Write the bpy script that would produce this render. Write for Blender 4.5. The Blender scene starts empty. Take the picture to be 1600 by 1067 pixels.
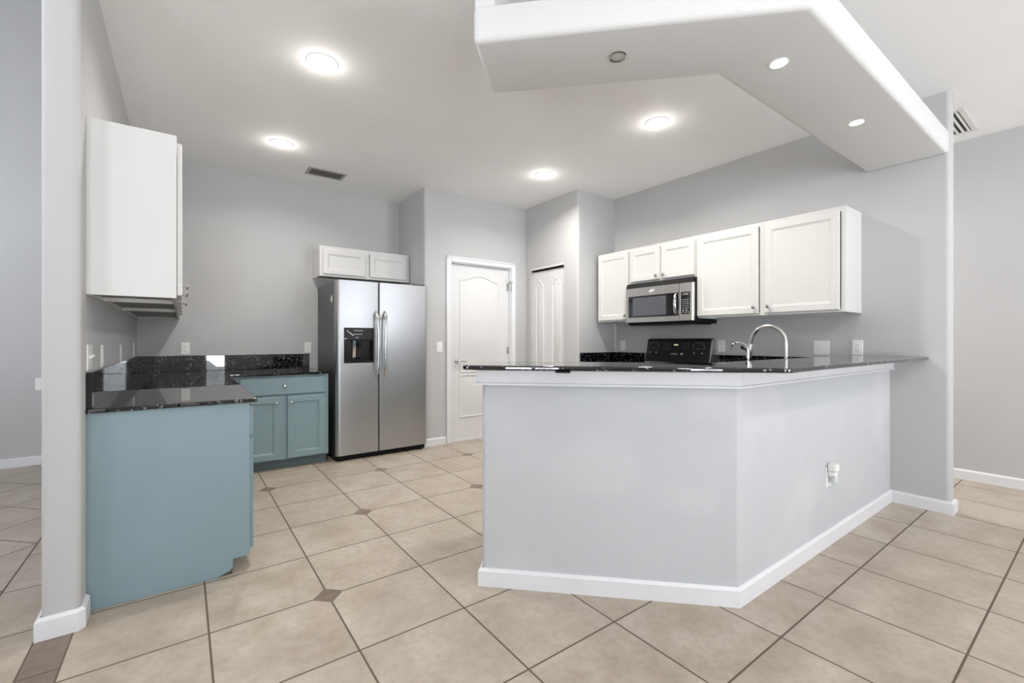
import bpy, bmesh, math, random
from mathutils import Vector, Matrix
random.seed(7)
PI = math.pi
sc = bpy.context.scene
COL = sc.collection

# ------------------------------------------------------------------ camera
TH = math.radians(53.7)
EYE = 1.185
cam_d = bpy.data.cameras.new('camera')
cam = bpy.data.objects.new('camera', cam_d)
COL.objects.link(cam)
cam.location = (0, 0, EYE)
cam.rotation_euler = (PI/2, 0, TH - PI/2)
cam_d.sensor_width = 36
cam_d.lens = 36*700/1600
cam_d.shift_y = -1.5/1600
cam_d.clip_start = 0.05
sc.camera = cam

# ------------------------------------------------------------------ world, exposure
sc.view_settings.view_transform = 'Standard'
sc.view_settings.look = 'None'
sc.view_settings.gamma = 1
sc.view_settings.exposure = 0.30
sc.cycles.max_bounces = 10
sc.cycles.diffuse_bounces = 7
sc.cycles.glossy_bounces = 6
sc.cycles.sample_clamp_indirect = 6
sc.cycles.use_denoising = True
W = bpy.data.worlds.new('sky'); sc.world = W; W.use_nodes = True
wn = W.node_tree.nodes; wl = W.node_tree.links
bg = wn['Background']
tc = wn.new('ShaderNodeTexCoord'); nz = wn.new('ShaderNodeTexNoise'); rp = wn.new('ShaderNodeValToRGB')
nz.inputs['Scale'].default_value = 14; nz.inputs['Detail'].default_value = 8
rp.color_ramp.elements[0].position = .38; rp.color_ramp.elements[0].color = (.37, .39, .43, 1)
rp.color_ramp.elements[1].position = .56; rp.color_ramp.elements[1].color = (.85, .90, .975, 1)
wl.new(tc.outputs['Generated'], nz.inputs['Vector']); wl.new(nz.outputs['Fac'], rp.inputs['Fac']); wl.new(rp.outputs['Color'], bg.inputs['Color'])
geo = wn.new('ShaderNodeSeparateXYZ'); wl.new(tc.outputs['Generated'], geo.inputs[0])
low = wn.new('ShaderNodeMath'); low.operation = 'LESS_THAN'; wl.new(geo.outputs[2], low.inputs[0]); low.inputs[1].default_value = 0
stg = wn.new('ShaderNodeMath'); stg.operation = 'MULTIPLY_ADD'; wl.new(low.outputs[0], stg.inputs[0])
SKY = 8.2
stg.inputs[1].default_value = SKY*1.6; stg.inputs[2].default_value = SKY      # lower half brightened as unseen sunlit paving, added to lift the ceiling
wl.new(stg.outputs[0], bg.inputs['Strength'])

def area(name, loc, rot, sx, sy, power, color, spread=180):
    l = bpy.data.lights.new(name, 'AREA'); l.shape = 'RECTANGLE'; l.size = sx; l.size_y = sy
    l.energy = power; l.color = color; l.spread = math.radians(spread)
    o = bpy.data.objects.new(name, l); COL.objects.link(o); o.location = loc; o.rotation_euler = rot
    return o
COOL = (.86, .93, 1.0)
WARM = (1.0, .955, .90)
YB = -4.2          # wall behind the camera, with the glazed openings
XL = -3.3          # far left wall of the next room
# light portals: guide sky light through the glazed openings, they emit nothing of their own
for loc, rz, sx in (((-1.22, YB-.13, 1.08), 0, .8), ((.73, YB-.13, 1.08), 0, .54), ((3.8, YB-.13, 1.08), 0, 1.6)):
    area('portal', loc, (PI/2, 0, rz), sx, 2.13, 1, (1, 1, 1)).data.cycles.is_portal = True
for y, sx in ((-1.7, 1.4), (3.6, 1.2)):
    area('portal', (XL-.13, y, 1.5), (PI/2, 0, -PI/2), sx, 2.0, 1, (1, 1, 1)).data.cycles.is_portal = True
P_CAN = 12.5; P_UP = 1.1; P_PUCK = 1.2; P_BACK = 10; P_HALL = 40

# ------------------------------------------------------------------ materials
def lin(r, g, b):
    f = lambda c: (c/255/12.92) if c/255 <= .04045 else ((c/255+.055)/1.055)**2.4
    return (f(r), f(g), f(b), 1)
class NT:
    def __init__(s, name):
        s.m = bpy.data.materials.new(name); s.m.use_nodes = True
        s.n = s.m.node_tree.nodes; s.l = s.m.node_tree.links; s.b = s.n['Principled BSDF']
    def v(s, x, sock):
        if hasattr(x, 'is_linked') or isinstance(x, bpy.types.NodeSocket): s.l.new(x, sock)
        else: sock.default_value = x
    def math(s, op, a, b=None, c=None):
        n = s.n.new('ShaderNodeMath'); n.operation = op
        s.v(a, n.inputs[0])
        if b is not None: s.v(b, n.inputs[1])
        if c is not None: s.v(c, n.inputs[2])
        return n.outputs[0]
    def mix(s, fac, a, b):
        n = s.n.new('ShaderNodeMix'); n.data_type = 'RGBA'
        s.v(fac, n.inputs[0]); s.v(a, n.inputs[6]); s.v(b, n.inputs[7])
        return n.outputs[2]
    def noise(s, scale, detail=3, vec=None, rough=.5):
        n = s.n.new('ShaderNodeTexNoise'); n.inputs['Scale'].default_value = scale; n.inputs['Detail'].default_value = detail
        n.inputs['Roughness'].default_value = rough
        s.l.new(vec if vec is not None else s.obj(), n.inputs['Vector'])
        return n.outputs['Fac']
    def obj(s):
        t = [n for n in s.n if n.type == 'TEX_COORD']
        t = t[0] if t else s.n.new('ShaderNodeTexCoord')
        return t.outputs['Object']
    def ramp(s, f, p0, c0, p1, c1):
        n = s.n.new('ShaderNodeValToRGB'); e = n.color_ramp.elements
        e[0].position = p0; e[0].color = c0; e[1].position = p1; e[1].color = c1
        s.l.new(f, n.inputs[0]); return n.outputs[0]
    def bump(s, h, strength, dist):
        n = s.n.new('ShaderNodeBump'); n.inputs['Strength'].default_value = strength; n.inputs['Distance'].default_value = dist
        s.l.new(h, n.inputs['Height']); s.l.new(n.outputs[0], s.b.inputs['Normal'])
def simple(name, col, rough=.5, metal=0, var=0.0, spec=.5, coat=0):
    t = NT(name); b = t.b
    b.inputs['Roughness'].default_value = rough; b.inputs['Metallic'].default_value = metal
    b.inputs['Specular IOR Level'].default_value = spec
    b.inputs['Coat Weight'].default_value = coat
    v = var if var else .03
    f = t.noise(6, 4)
    c0 = tuple(min(1, c*(1-v)) for c in col[:3])+(1,); c1 = tuple(min(1, c*(1+v)) for c in col[:3])+(1,)
    t.l.new(t.ramp(f, .3, c0, .7, c1), b.inputs['Base Color'])
    return t.m
def plaster(name, col, bump=.25):
    t = NT(name); b = t.b; b.inputs['Roughness'].default_value = .75; b.inputs['Specular IOR Level'].default_value = .25
    f = t.noise(1.3, 3)
    t.l.new(t.ramp(f, .3, tuple(c*.98 for c in col[:3])+(1,), .7, tuple(min(1, c*1.02) for c in col[:3])+(1,)), b.inputs['Base Color'])
    t.bump(t.noise(140, 3), bump, .003)
    return t.m
M = {}
M['wall'] = plaster('wall_paint', lin(192, 192, 192))
def patched():
    t = NT('bar_wall_paint'); b = t.b; b.inputs['Roughness'].default_value = .72; b.inputs['Specular IOR Level'].default_value = .25
    f = t.noise(2.6, 2, None, .4)
    c = t.ramp(f, .52, lin(196, 199, 202), .66, lin(202, 204, 207))
    t.l.new(c, b.inputs['Base Color']); t.bump(t.noise(140, 3), .25, .003)
    return t.m
M['barwall'] = patched()
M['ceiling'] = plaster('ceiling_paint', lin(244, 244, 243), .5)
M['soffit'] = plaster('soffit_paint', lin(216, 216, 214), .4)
M['trim'] = simple('trim_paint', lin(228, 229, 232), .35)
M['cabwhite'] = simple('white_cabinet_paint', lin(216, 215, 212), .4, var=.01)
M['door'] = simple('door_paint', lin(222, 222, 222), .4, var=.01)
M['teal'] = simple('teal_cabinet_paint', lin(133, 155, 161), .42, var=.02)
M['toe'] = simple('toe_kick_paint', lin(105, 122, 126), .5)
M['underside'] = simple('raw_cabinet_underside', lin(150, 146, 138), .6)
M['knob'] = simple('brushed_nickel', (.55, .54, .52, 1), .25, 1)
M['chrome'] = simple('polished_chrome', (.75, .76, .78, 1), .12, 1)
M['black'] = simple('black_plastic', (.010, .010, .011, 1), .28, spec=.2)
M['blackgloss'] = simple('black_glass', (.008, .008, .01, 1), .06, coat=.5)
M['matblack'] = simple('matt_black', (.008, .008, .009, 1), .55, spec=.15)
M['rangeblack'] = simple('black_enamel', (.008, .008, .009, 1), .22, spec=.18)
M['fridgeside'] = simple('dark_grey_enamel', (.07, .07, .073, 1), .38, var=.05)
M['plate'] = simple('white_plastic', lin(238, 238, 236), .3)
M['slot'] = simple('slot_dark', (.03, .03, .03, 1), .6)
M['vent'] = simple('vent_paint', lin(225, 224, 220), .45)
M['ventdark'] = simple('vent_bronze', lin(95, 94, 88), .5)
M['ventframe'] = simple('vent_frame_grey', lin(165, 163, 156), .5)
M['raw'] = simple('raw_chipboard', lin(120, 95, 72), .8, var=.3)
M['brown'] = simple('water_marked_board', lin(90, 72, 60), .8, var=.4)
M['mark'] = simple('light_grey_marking', (.55, .55, .55, 1), .5)
M['screen'] = simple('microwave_window_mesh', (.09, .095, .11, 1), .12, coat=.6)
M['emblem'] = simple('emblem_white', lin(245, 245, 245), .3)
M['paper'] = simple('paper_sticker', lin(220, 218, 210), .7)

def steel(name, col, rough):
    t = NT(name); b = t.b
    b.inputs['Metallic'].default_value = 1
    mp = t.n.new('ShaderNodeMapping'); mp.inputs['Scale'].default_value = (1.5, 1.5, 220)
    t.l.new(t.obj(), mp.inputs['Vector'])
    f = t.noise(2, 3, mp.outputs[0])
    t.l.new(t.ramp(f, .3, tuple(c*.985 for c in col)+(1,), .7, tuple(min(1, c*1.015) for c in col)+(1,)), b.inputs['Base Color'])
    t.l.new(t.math('MULTIPLY_ADD', f, .03, rough-.015), b.inputs['Roughness'])
    t.bump(t.noise(2.2, 1), .12, .01)
    return t.m
M['steel'] = steel('brushed_stainless', (.50, .505, .515), .36)
M['steel2'] = steel('satin_stainless', (.66, .65, .63), .3)

def granite():
    t = NT('black_granite'); b = t.b
    b.inputs['Roughness'].default_value = .02; b.inputs['Specular IOR Level'].default_value = .9
    vo = t.n.new('ShaderNodeTexVoronoi'); vo.inputs['Scale'].default_value = 130
    t.l.new(t.obj(), vo.inputs['Vector'])
    sep = t.n.new('ShaderNodeSeparateColor'); t.l.new(vo.outputs['Color'], sep.inputs[0])
    big = t.noise(22, 4)
    sel = t.math('GREATER_THAN', sep.outputs[0], t.math('MULTIPLY_ADD', big, -.45, 1.165))
    sel2 = t.math('GREATER_THAN', sep.outputs[1], .80)
    base = t.mix(t.math('MULTIPLY', sel2, .8), (.003, .003, .0035, 1), (.012, .013, .016, 1))
    spk = t.mix(sep.outputs[2], (.30, .28, .25, 1), (.08, .10, .15, 1))
    t.l.new(t.mix(sel, base, spk), b.inputs['Base Color'])
    return t.m
M['granite'] = granite()
M['sawn'] = simple('sawn_granite', (.02, .02, .022, 1), .7, var=.5, spec=.2)

def glass():
    m = bpy.data.materials.new('window_glass'); m.use_nodes = True; n = m.node_tree.nodes; l = m.node_tree.links
    n.remove(n['Principled BSDF']); tr = n.new('ShaderNodeBsdfTransparent'); gl = n.new('ShaderNodeBsdfGlossy'); mx = n.new('ShaderNodeMixShader')
    gl.inputs['Roughness'].default_value = 0; mx.inputs[0].default_value = .06
    l.new(tr.outputs[0], mx.inputs[1]); l.new(gl.outputs[0], mx.inputs[2]); l.new(mx.outputs[0], n['Material Output'].inputs[0])
    return m
M['glass'] = glass()
def emis(name, col, s):
    t = NT(name); t.b.inputs['Base Color'].default_value = (.8, .8, .8, 1)
    t.b.inputs['Emission Color'].default_value = col; t.b.inputs['Emission Strength'].default_value = s
    return t.m
M['lamp'] = emis('lit_lens', (1, .97, .92, 1), 9)
M['puck'] = emis('lit_bulb', (1, .96, .9, 1), 30)
M['digit'] = emis('lit_display', (.6, .8, .15, 1), .35)
M['lampoff'] = simple('unlit_bulb', (.5, .5, .48, 1), .2)

def floor_mat():
    t = NT('ceramic_tile'); b = t.b
    sx = t.n.new('ShaderNodeSeparateXYZ'); t.l.new(t.obj(), sx.inputs[0]); X, Y = sx.outputs[0], sx.outputs[1]
    S = .46
    ux = t.math('DIVIDE', t.math('SUBTRACT', X, .545), S); uy = t.math('DIVIDE', t.math('SUBTRACT', Y, 1.726), S)
    R = 2**.5
    px = t.math('DIVIDE', t.math('SUBTRACT', t.math('DIVIDE', t.math('ADD', X, Y), R), 2.17), .442)
    py = t.math('DIVIDE', t.math('SUBTRACT', t.math('DIVIDE', t.math('SUBTRACT', Y, X), R), 3.14), .442)
    dg = t.math('LESS_THAN', X, -.685)
    def pick(a, b_): return t.math('ADD', t.math('MULTIPLY', a, t.math('SUBTRACT', 1, dg)), t.math('MULTIPLY', b_, dg))
    u = pick(ux, px); v = pick(uy, py)
    iu = t.math('ROUND', u); iv = t.math('ROUND', v)
    du = t.math('ABSOLUTE', t.math('SUBTRACT', u, iu)); dv = t.math('ABSOLUTE', t.math('SUBTRACT', v, iv))
    dmin = t.math('MINIMUM', du, dv)
    g = t.math('LESS_THAN', dmin, .0082)
    g = t.math('MAXIMUM', g, t.math('LESS_THAN', t.math('ABSOLUTE', t.math('ADD', X, .685)), .004))
    # diamonds inside the kitchen
    par = t.math('FLOORED_MODULO', t.math('SUBTRACT', t.math('SUBTRACT', iv, 1), t.math('MULTIPLY', iu, 2)), 4)
    isd = t.math('MULTIPLY', t.math('LESS_THAN', t.math('ABSOLUTE', t.math('SUBTRACT', par, 0)), .5), t.math('GREATER_THAN', Y, 1.95))
    isd = t.math('MULTIPLY', isd, t.math('GREATER_THAN', X, -.3))
    ds = t.math('ADD', du, dv)
    dia = t.math('MULTIPLY', isd, t.math('LESS_THAN', ds, .135))
    dia_g = t.math('MULTIPLY', isd, t.math('LESS_THAN', ds, .147))
    # threshold strip
    st = t.math('MULTIPLY', t.math('MULTIPLY', t.math('GREATER_THAN', X, -.47), t.math('LESS_THAN', X, -.362)), t.math('LESS_THAN', Y, 6))
    stg = t.math('MULTIPLY', t.math('GREATER_THAN', X, -.476), t.math('LESS_THAN', X, -.356))
    g = t.math('MAXIMUM', g, stg)
    g = t.math('MULTIPLY', g, t.math('SUBTRACT', 1, dia)); g = t.math('MAXIMUM', g, t.math('SUBTRACT', dia_g, dia))
    st_line = t.math('LESS_THAN', t.math('ABSOLUTE', t.math('SUBTRACT', t.math('FRACT', t.math('DIVIDE', t.math('SUBTRACT', Y, 2.275-.23), .46)), .5)), .008)
    g = t.math('MULTIPLY', g, t.math('SUBTRACT', 1, st)); g = t.math('MAXIMUM', g, t.math('MULTIPLY', st, st_line))
    # tile colour
    cell = t.n.new('ShaderNodeTexWhiteNoise'); cell.noise_dimensions = '2D'
    cv = t.n.new('ShaderNodeCombineXYZ'); t.l.new(t.math('FLOOR', u), cv.inputs[0]); t.l.new(t.math('FLOOR', v), cv.inputs[1])
    t.l.new(cv.outputs[0], cell.inputs[0])
    off = t.n.new('ShaderNodeVectorMath'); off.operation = 'MULTIPLY_ADD'
    t.l.new(cell.outputs['Color'], off.inputs[0]); off.inputs[1].default_value = (7, 7, 7); t.l.new(t.obj(), off.inputs[2])
    n1 = t.noise(4.5, 5, off.outputs[0], .6); n2 = t.noise(30, 4, off.outputs[0], .6)
    c = t.mix(t.ramp(n1, .35, (0, 0, 0, 1), .68, (1, 1, 1, 1)), lin(190, 180, 167), lin(165, 152, 136))
    c = t.mix(t.ramp(n2, .42, (0, 0, 0, 1), .75, (.5, .5, .5, 1)), c, lin(150, 136, 119))
    c = t.mix(t.math('MULTIPLY', cell.outputs['Value'], .22), c, lin(178, 168, 154))
    dk = t.mix(t.noise(26, 5), lin(98, 84, 74), lin(140, 124, 112))
    c = t.mix(t.math('MAXIMUM', dia, st), c, dk)
    c = t.mix(g, c, lin(98, 86, 74))
    t.l.new(c, b.inputs['Base Color'])
    t.l.new(t.math('MULTIPLY_ADD', g, .35, .36), b.inputs['Roughness'])
    b.inputs['Specular IOR Level'].default_value = .4
    h = t.math('SUBTRACT', t.math('MULTIPLY', n2, .15), g)
    t.bump(h, .35, .002)
    return t.m
M['floor'] = floor_mat()

# ------------------------------------------------------------------ mesh helpers
class MB:
    def __init__(s): s.bm = bmesh.new()
    def box(s, x0, x1, y0, y1, z0, z1):
        v = [s.bm.verts.new(p) for p in ((x0,y0,z0),(x1,y0,z0),(x1,y1,z0),(x0,y1,z0),(x0,y0,z1),(x1,y0,z1),(x1,y1,z1),(x0,y1,z1))]
        for f in ((3,2,1,0),(4,5,6,7),(0,1,5,4),(1,2,6,5),(2,3,7,6),(3,0,4,7)): s.bm.faces.new([v[i] for i in f])
        return s
    def prism(s, pts, a, b, axis='z'):
        """extrude a 2D outline; axis z: pts are (x,y); axis y: (x,z); axis x: (y,z)"""
        def P(p, t):
            return (p[0], p[1], t) if axis == 'z' else (p[0], t, p[1]) if axis == 'y' else (t, p[0], p[1])
        lo = [s.bm.verts.new(P(p, a)) for p in pts]; hi = [s.bm.verts.new(P(p, b)) for p in pts]
        n = len(pts); fs = [s.bm.faces.new(lo), s.bm.faces.new(hi)]
        for i in range(n): fs.append(s.bm.faces.new([lo[i], lo[(i+1)%n], hi[(i+1)%n], hi[i]]))
        return s
    def rings(s, rs, cap0=True, cap1=True, loop=True):
        vs = [[s.bm.verts.new(p) for p in r] for r in rs]
        n = len(vs[0])
        for a, b in zip(vs, vs[1:]):
            for i in range(n if loop else n-1):
                s.bm.faces.new([a[i], a[(i+1)%n], b[(i+1)%n], b[i]])
        if cap0: s.bm.faces.new(vs[0][::-1])
        if cap1: s.bm.faces.new(vs[-1])
        return s
    def tube(s, pts, r, n=12, cap=True):
        pts = [Vector(p) for p in pts]; rs = r if isinstance(r, (list, tuple)) else [r]*len(pts)
        up = None; out = []
        for i, p in enumerate(pts):
            t = (pts[min(i+1, len(pts)-1)] - pts[max(i-1, 0)]).normalized()
            if up is None: up = t.orthogonal().normalized()
            up = (up - t*up.dot(t)).normalized(); sd = t.cross(up)
            out.append([tuple(p + (up*math.cos(2*PI*k/n) + sd*math.sin(2*PI*k/n))*rs[i]) for k in range(n)])
        return s.rings(out, cap, cap)
    def lathe(s, prof, org, axis='z', n=24):
        """prof: (radius, distance along axis)"""
        o = Vector(org); out = []
        for r, t in prof:
            ring = []
            for k in range(n):
                a = 2*PI*k/n; c, q = r*math.cos(a), r*math.sin(a)
                ring.append(tuple(o + (Vector((c, q, t)) if axis == 'z' else Vector((c, t, q)) if axis == 'y' else Vector((t, c, q)))))
            out.append(ring)
        return s.rings(out)
    def build(s, name, mat, parent=None, bevel=0, smooth=True, seg=2):
        bm = s.bm
        bmesh.ops.recalc_face_normals(bm, faces=bm.faces)
        for f in bm.faces: f.smooth = smooth
        for e in bm.edges:
            e.smooth = not (len(e.link_faces) != 2 or e.calc_face_angle(0) > math.radians(32))
        me = bpy.data.meshes.new(name); bm.to_mesh(me); bm.free()
        me.materials.append(M[mat] if isinstance(mat, str) else mat)
        o = bpy.data.objects.new(name, me); COL.objects.link(o)
        if parent: o.parent = parent
        if bevel:
            m = o.modifiers.new('bevel', 'BEVEL'); m.width = bevel; m.segments = seg; m.limit_method = 'ANGLE'; m.angle_limit = math.radians(40)
        return o
def rpoly(pts, rad, n=5):
    """round the corners of a 2D outline; rad: one radius per corner"""
    out = []; N = len(pts)
    for i in range(N):
        p = Vector(pts[i]); a = (Vector(pts[i-1])-p).normalized(); b = (Vector(pts[(i+1) % N])-p).normalized(); r = rad[i]
        if r <= 0: out.append(tuple(p)); continue
        ang = a.angle(b)/2; d = r/math.tan(ang); c = p + (a+b).normalized()*(r/math.sin(ang))
        p0 = p+a*d-c; p1 = p+b*d-c
        a0 = math.atan2(p0.y, p0.x); a1 = math.atan2(p1.y, p1.x); da = (a1-a0+PI) % (2*PI)-PI
        for k in range(n+1): t = a0+da*k/n; out.append((c.x+r*math.cos(t), c.y+r*math.sin(t)))
    return out
def tag(o, label=None, cat=None, group=None, kind=None):
    if label: o['label'] = label
    if cat: o['category'] = cat
    if group: o['group'] = group
    if kind: o['kind'] = kind
    return o
def thing(name, label, cat, loc=(0,0,0), rz=0, group=None):
    o = bpy.data.objects.new(name, None); COL.objects.link(o); o.empty_display_size = .1
    o.location = loc; o.rotation_euler = (0, 0, rz)
    return tag(o, label, cat, group)
def struct(name, mb, mat, label, cat, parent=None, **k):
    o = mb.build(name, mat, parent, **k); return tag(o, label, cat, kind='structure')
def copy_tree(o, parent=None):
    c = o.copy(); COL.objects.link(c); c.parent = parent
    for ch in list(o.children): copy_tree(ch, c)
    return c

# ------------------------------------------------------------------ room shell
H = 2.895; HL = 4.6; XW = -.34; XR = 4.215; XF = 5.38; YK = 5.33; YD = 4.60
struct('floor', MB().box(XL-.2, XF+.2, YB-.2, 6.4, -.1, 0), 'floor', 'beige square ceramic tile floor with dark grout and brown diamond insets', 'floor')
struct('ceiling', MB().prism([(-.455, YB-.15), (XF+.15, YB-.15), (XF+.15, 6.4), (-.455, 6.4)], H, H+.12), 'ceiling', 'white textured ceiling over kitchen and hall', 'ceiling')
struct('ceiling_side', MB().box(XL-.15, -.34, YB-.15, 6.4, HL, HL+.12), 'ceiling', 'high ceiling over the room beyond the left partition', 'ceiling')
# left partition with rounded end, full height; header above the kitchen ceiling edge towards the camera
struct('wall_left', MB().prism(rpoly([(-.455, 2.535), (XW, 2.535), (XW, YK+.12), (-.455, YK+.12)], [.022, .028, 0, 0]), 0, HL), 'wall', 'light grey partition wall ending in a rounded white edge beside the teal cabinet', 'wall')
struct('wall_header', MB().box(-.455, XW, YB, 2.535, H+.12, HL), 'wall', 'grey wall strip above the opening to the next room', 'wall')
struct('wall_back', MB().box(XW, 2.29, YK, YK+.12, 0, H), 'wall', 'light grey wall behind fridge and corner cabinets', 'wall')
# closet block: side wall, door wall with opening, pantry wall with opening
DX0, DX1, DZ = 2.50, 3.36, 2.10
mb = MB().prism(rpoly([(2.17, YD), (DX0, YD), (DX0, YD+.12), (2.29, YD+.12), (2.29, YK), (2.17, YK)], [.03, 0, 0, 0, 0, 0]), 0, H)
struct('wall_corner', mb, 'wall', 'grey wall corner right of the fridge with light switch', 'wall')
mb = MB().box(DX0, DX1, YD, YD+.12, DZ, H)
struct('wall_over_door', mb, 'wall', 'grey wall above the white door holding the return air vent', 'wall')
PX, PY = 3.60, 3.64
P0, P1, PZ = 3.874, 4.498, 2.10
mb = MB().prism([(DX1, YD), (PX, YD), (PX, P1), (PX+.12, P1), (PX+.12, YD+.12), (DX1, YD+.12)], 0, H)
struct('wall_inner_corner', mb, 'wall', 'grey inner wall corner between the white door and pantry door', 'wall')
struct('wall_over_pantry', MB().box(PX, PX+.12, P0, P1, PZ, H), 'wall', 'grey wall above the folding pantry door', 'wall')
mb = MB().prism(rpoly([(PX, P0), (PX, PY), (XR+.06, PY), (XR+.06, PY+.12), (PX+.12, PY+.12), (PX+.12, P0)], [0, .028, 0, 0, 0, 0]), 0, H)
struct('wall_pantry', mb, 'wall', 'grey rounded wall corner between pantry door and wall cabinets', 'wall')
struct('wall_closet', MB().box(2.29, 4.33, 5.45, 5.57, 0, H).box(4.33, 4.45, 3.76, 5.57, 0, H), 'wall', 'closet wall behind the doors', 'wall')
struct('wall_right', MB().prism(rpoly([(XR, .69), (4.33, .69), (4.33, PY+.12), (XR, PY+.12)], [.028, .028, 0, 0]), 0, H), 'wall', 'light grey wall carrying the white wall cabinets and microwave', 'wall')
struct('wall_far_right', MB().box(XF, XF+.12, YB, 6.3, 0, H), 'wall', 'pale grey hall wall at the right behind the pillar', 'wall')
struct('wall_hall_end', MB().box(4.45, XF, 5.0, 5.12, 0, H), 'wall', 'end wall of the hall', 'wall')
struct('wall_far_left', MB().box(XL, -.455, 6.135, 6.255, 0, HL), 'wall', 'pale grey wall seen beyond the left partition', 'wall')
struct('wall_upper_back', MB().box(-.455, XW, YK+.12, 6.255, 0, HL), 'wall', 'grey partition continuing behind the kitchen', 'wall')
# wall behind the camera with glazed openings and side wall
ops = [(-1.62, -.82), (.46, 1.0), (3.0, 4.6)]  # last opening is added, hidden by the bar, to let in more light
mb = MB(); xs = XL-.12
for a, b in ops:
    mb.box(xs, a, YB-.12, YB, 0, HL if a < 0 else H); mb.box(a, b, YB-.12, YB, 2.15, HL if a < 0 else H); xs = b
mb.box(xs, XF+.12, YB-.12, YB, 0, H)
struct('wall_rear', mb, 'wall', 'wall behind the camera with glazed doors', 'wall')
mb = MB(); ys = YB
for a, b in ((-2.4, -1.0), (3.0, 4.2)):
    mb.box(XL-.12, XL, ys, a, 0, HL); mb.box(XL-.12, XL, a, b, 0, .5); mb.box(XL-.12, XL, a, b, 2.5, HL); ys = b
mb.box(XL-.12, XL, ys, 6.255, 0, HL)
struct('wall_side', mb, 'wall', 'outer wall of the next room with added windows', 'wall')
wi = 0
for a, b in ops:
    wi += 1
    m = MB(); z0, z1 = .02, 2.15; y = YB-.09
    for (p, q, r, s_) in ((a, a+.06, z0, z1), (b-.06, b, z0, z1), (a, b, z0, z0+.08), (a, b, z1-.06, z1)): m.box(p, q, y, y+.05, r, s_)
    k = 1 if b-a > 1.5 else 0
    for i in range(k): m.box((a+b)/2-.04, (a+b)/2+.04, y, y+.05, z0, z1)
    o = struct('window_%d' % wi, m, 'trim', 'unseen glazed patio door behind the camera', 'window')
    MB().box(a+.06, b-.06, y+.02, y+.026, z0+.08, z1-.06).build('pane', 'glass', o)
for a, b in ((-2.4, -1.0), (3.0, 4.2)):  # unseen windows, put in to light the room beyond the partition
    wi += 1
    m = MB()
    for (p, q, r, s_) in ((a, a+.05, .5, 2.5), (b-.05, b, .5, 2.5), (a, b, .5, .56), (a, b, 2.44, 2.5), ((a+b)/2-.03, (a+b)/2+.03, .5, 2.5)): m.box(XL-.09, XL-.04, p, q, r, s_)
    o = struct('window_%d' % wi, m, 'trim', 'unseen window added to light the next room', 'window')
    MB().box(XL-.07, XL-.064, a+.05, b-.05, .56, 2.44).build('pane', 'glass', o)

# pony wall under the breakfast bar
A = (1.17, 1.84); C = (1.995, 1.015)
q = .125
Ci = (C[0]+q*(2**.5-1), C[1]+q); Ai = (A[0]+q*.7071, A[1]+q*.7071)
pony = rpoly([A, C, (XR, 1.015), (XR, 1.015+q), Ci, Ai], [.022, .02, 0, 0, 0, .022])
struct('wall_bar', MB().prism(pony, 0, 1.05), 'barwall', 'low light grey wall below the breakfast bar', 'wall')
# white apron under the bar top
def band(pts, t, z0, z1, zt=None):
    """strip of thickness t on the outside (right-hand side of travel) of a polyline; the top edge is chamfered"""
    m = MB(); n = len(pts); P = [Vector(p) for p in pts]
    def off(i, d):
        ds = []
        if i > 0: ds.append((P[i]-P[i-1]).normalized())
        if i < n-1: ds.append((P[i+1]-P[i]).normalized())
        ns = [Vector((e.y, -e.x)) for e in ds]
        if len(ns) == 1: return P[i]+ns[0]*d
        b = (ns[0]+ns[1]).normalized(); return P[i]+b*(d/b.dot(ns[0]))
    prof = [(0, z0), (t, z0), (t, z1-(zt or .012)), (t*.35, z1), (0, z1)]
    m.rings([[(off(i, d).x, off(i, d).y, z) for d, z in prof] for i in range(n)])
    return m
LA = (Ai[0], Ai[1])
struct('trim_1', band([Ai, A, C, (XR, 1.015)], .022, .972, 1.048, .006), 'trim', 'white trim board under the granite bar top', 'trim')
struct('trim_2', band([Ai, A, C, (XR, 1.015)], .028, .972, .988, .006), 'trim', 'thin white lip along the trim board', 'trim')
struct('baseboard_bar', band([Ai, A, C, (XR, 1.015), (XR, .69), (4.33, .69), (4.33, 3.0)], .016, 0, .085), 'trim', 'white baseboard around the low bar wall and the wall end', 'baseboard')
struct('baseboard_left', band([(-.455, 6.13), (-.455, 2.535), (XW-.012, 2.535), (XW, 2.547), (XW, 2.655)], .016, 0, .088), 'trim', 'white baseboard wrapping the end of the left partition', 'baseboard')
struct('baseboard_back', band([(2.17, YK), (2.17, YD), (2.433, YD)], .014, 0, .085), 'trim', 'white baseboard between fridge and white door', 'baseboard')
struct('baseboard_corner', band([(3.427, YD), (PX, YD), (PX, P1)], .014, 0, .085), 'trim', 'white baseboard in the corner between the two doors', 'baseboard')
struct('baseboard_pantry', band([(PX, P0), (PX, PY), (3.62, PY)], .014, 0, .085), 'trim', 'white baseboard beside the pantry door', 'baseboard')
struct('baseboard_far_right', band([(XF, 5.0), (XF, YB)], .016, 0, .085), 'trim', 'white baseboard on the hall wall at the right', 'baseboard')
struct('baseboard_far_left', band([(XL, 6.135), (-.455, 6.135)], .016, 0, .085), 'trim', 'white baseboard beyond the left partition', 'baseboard')

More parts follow.
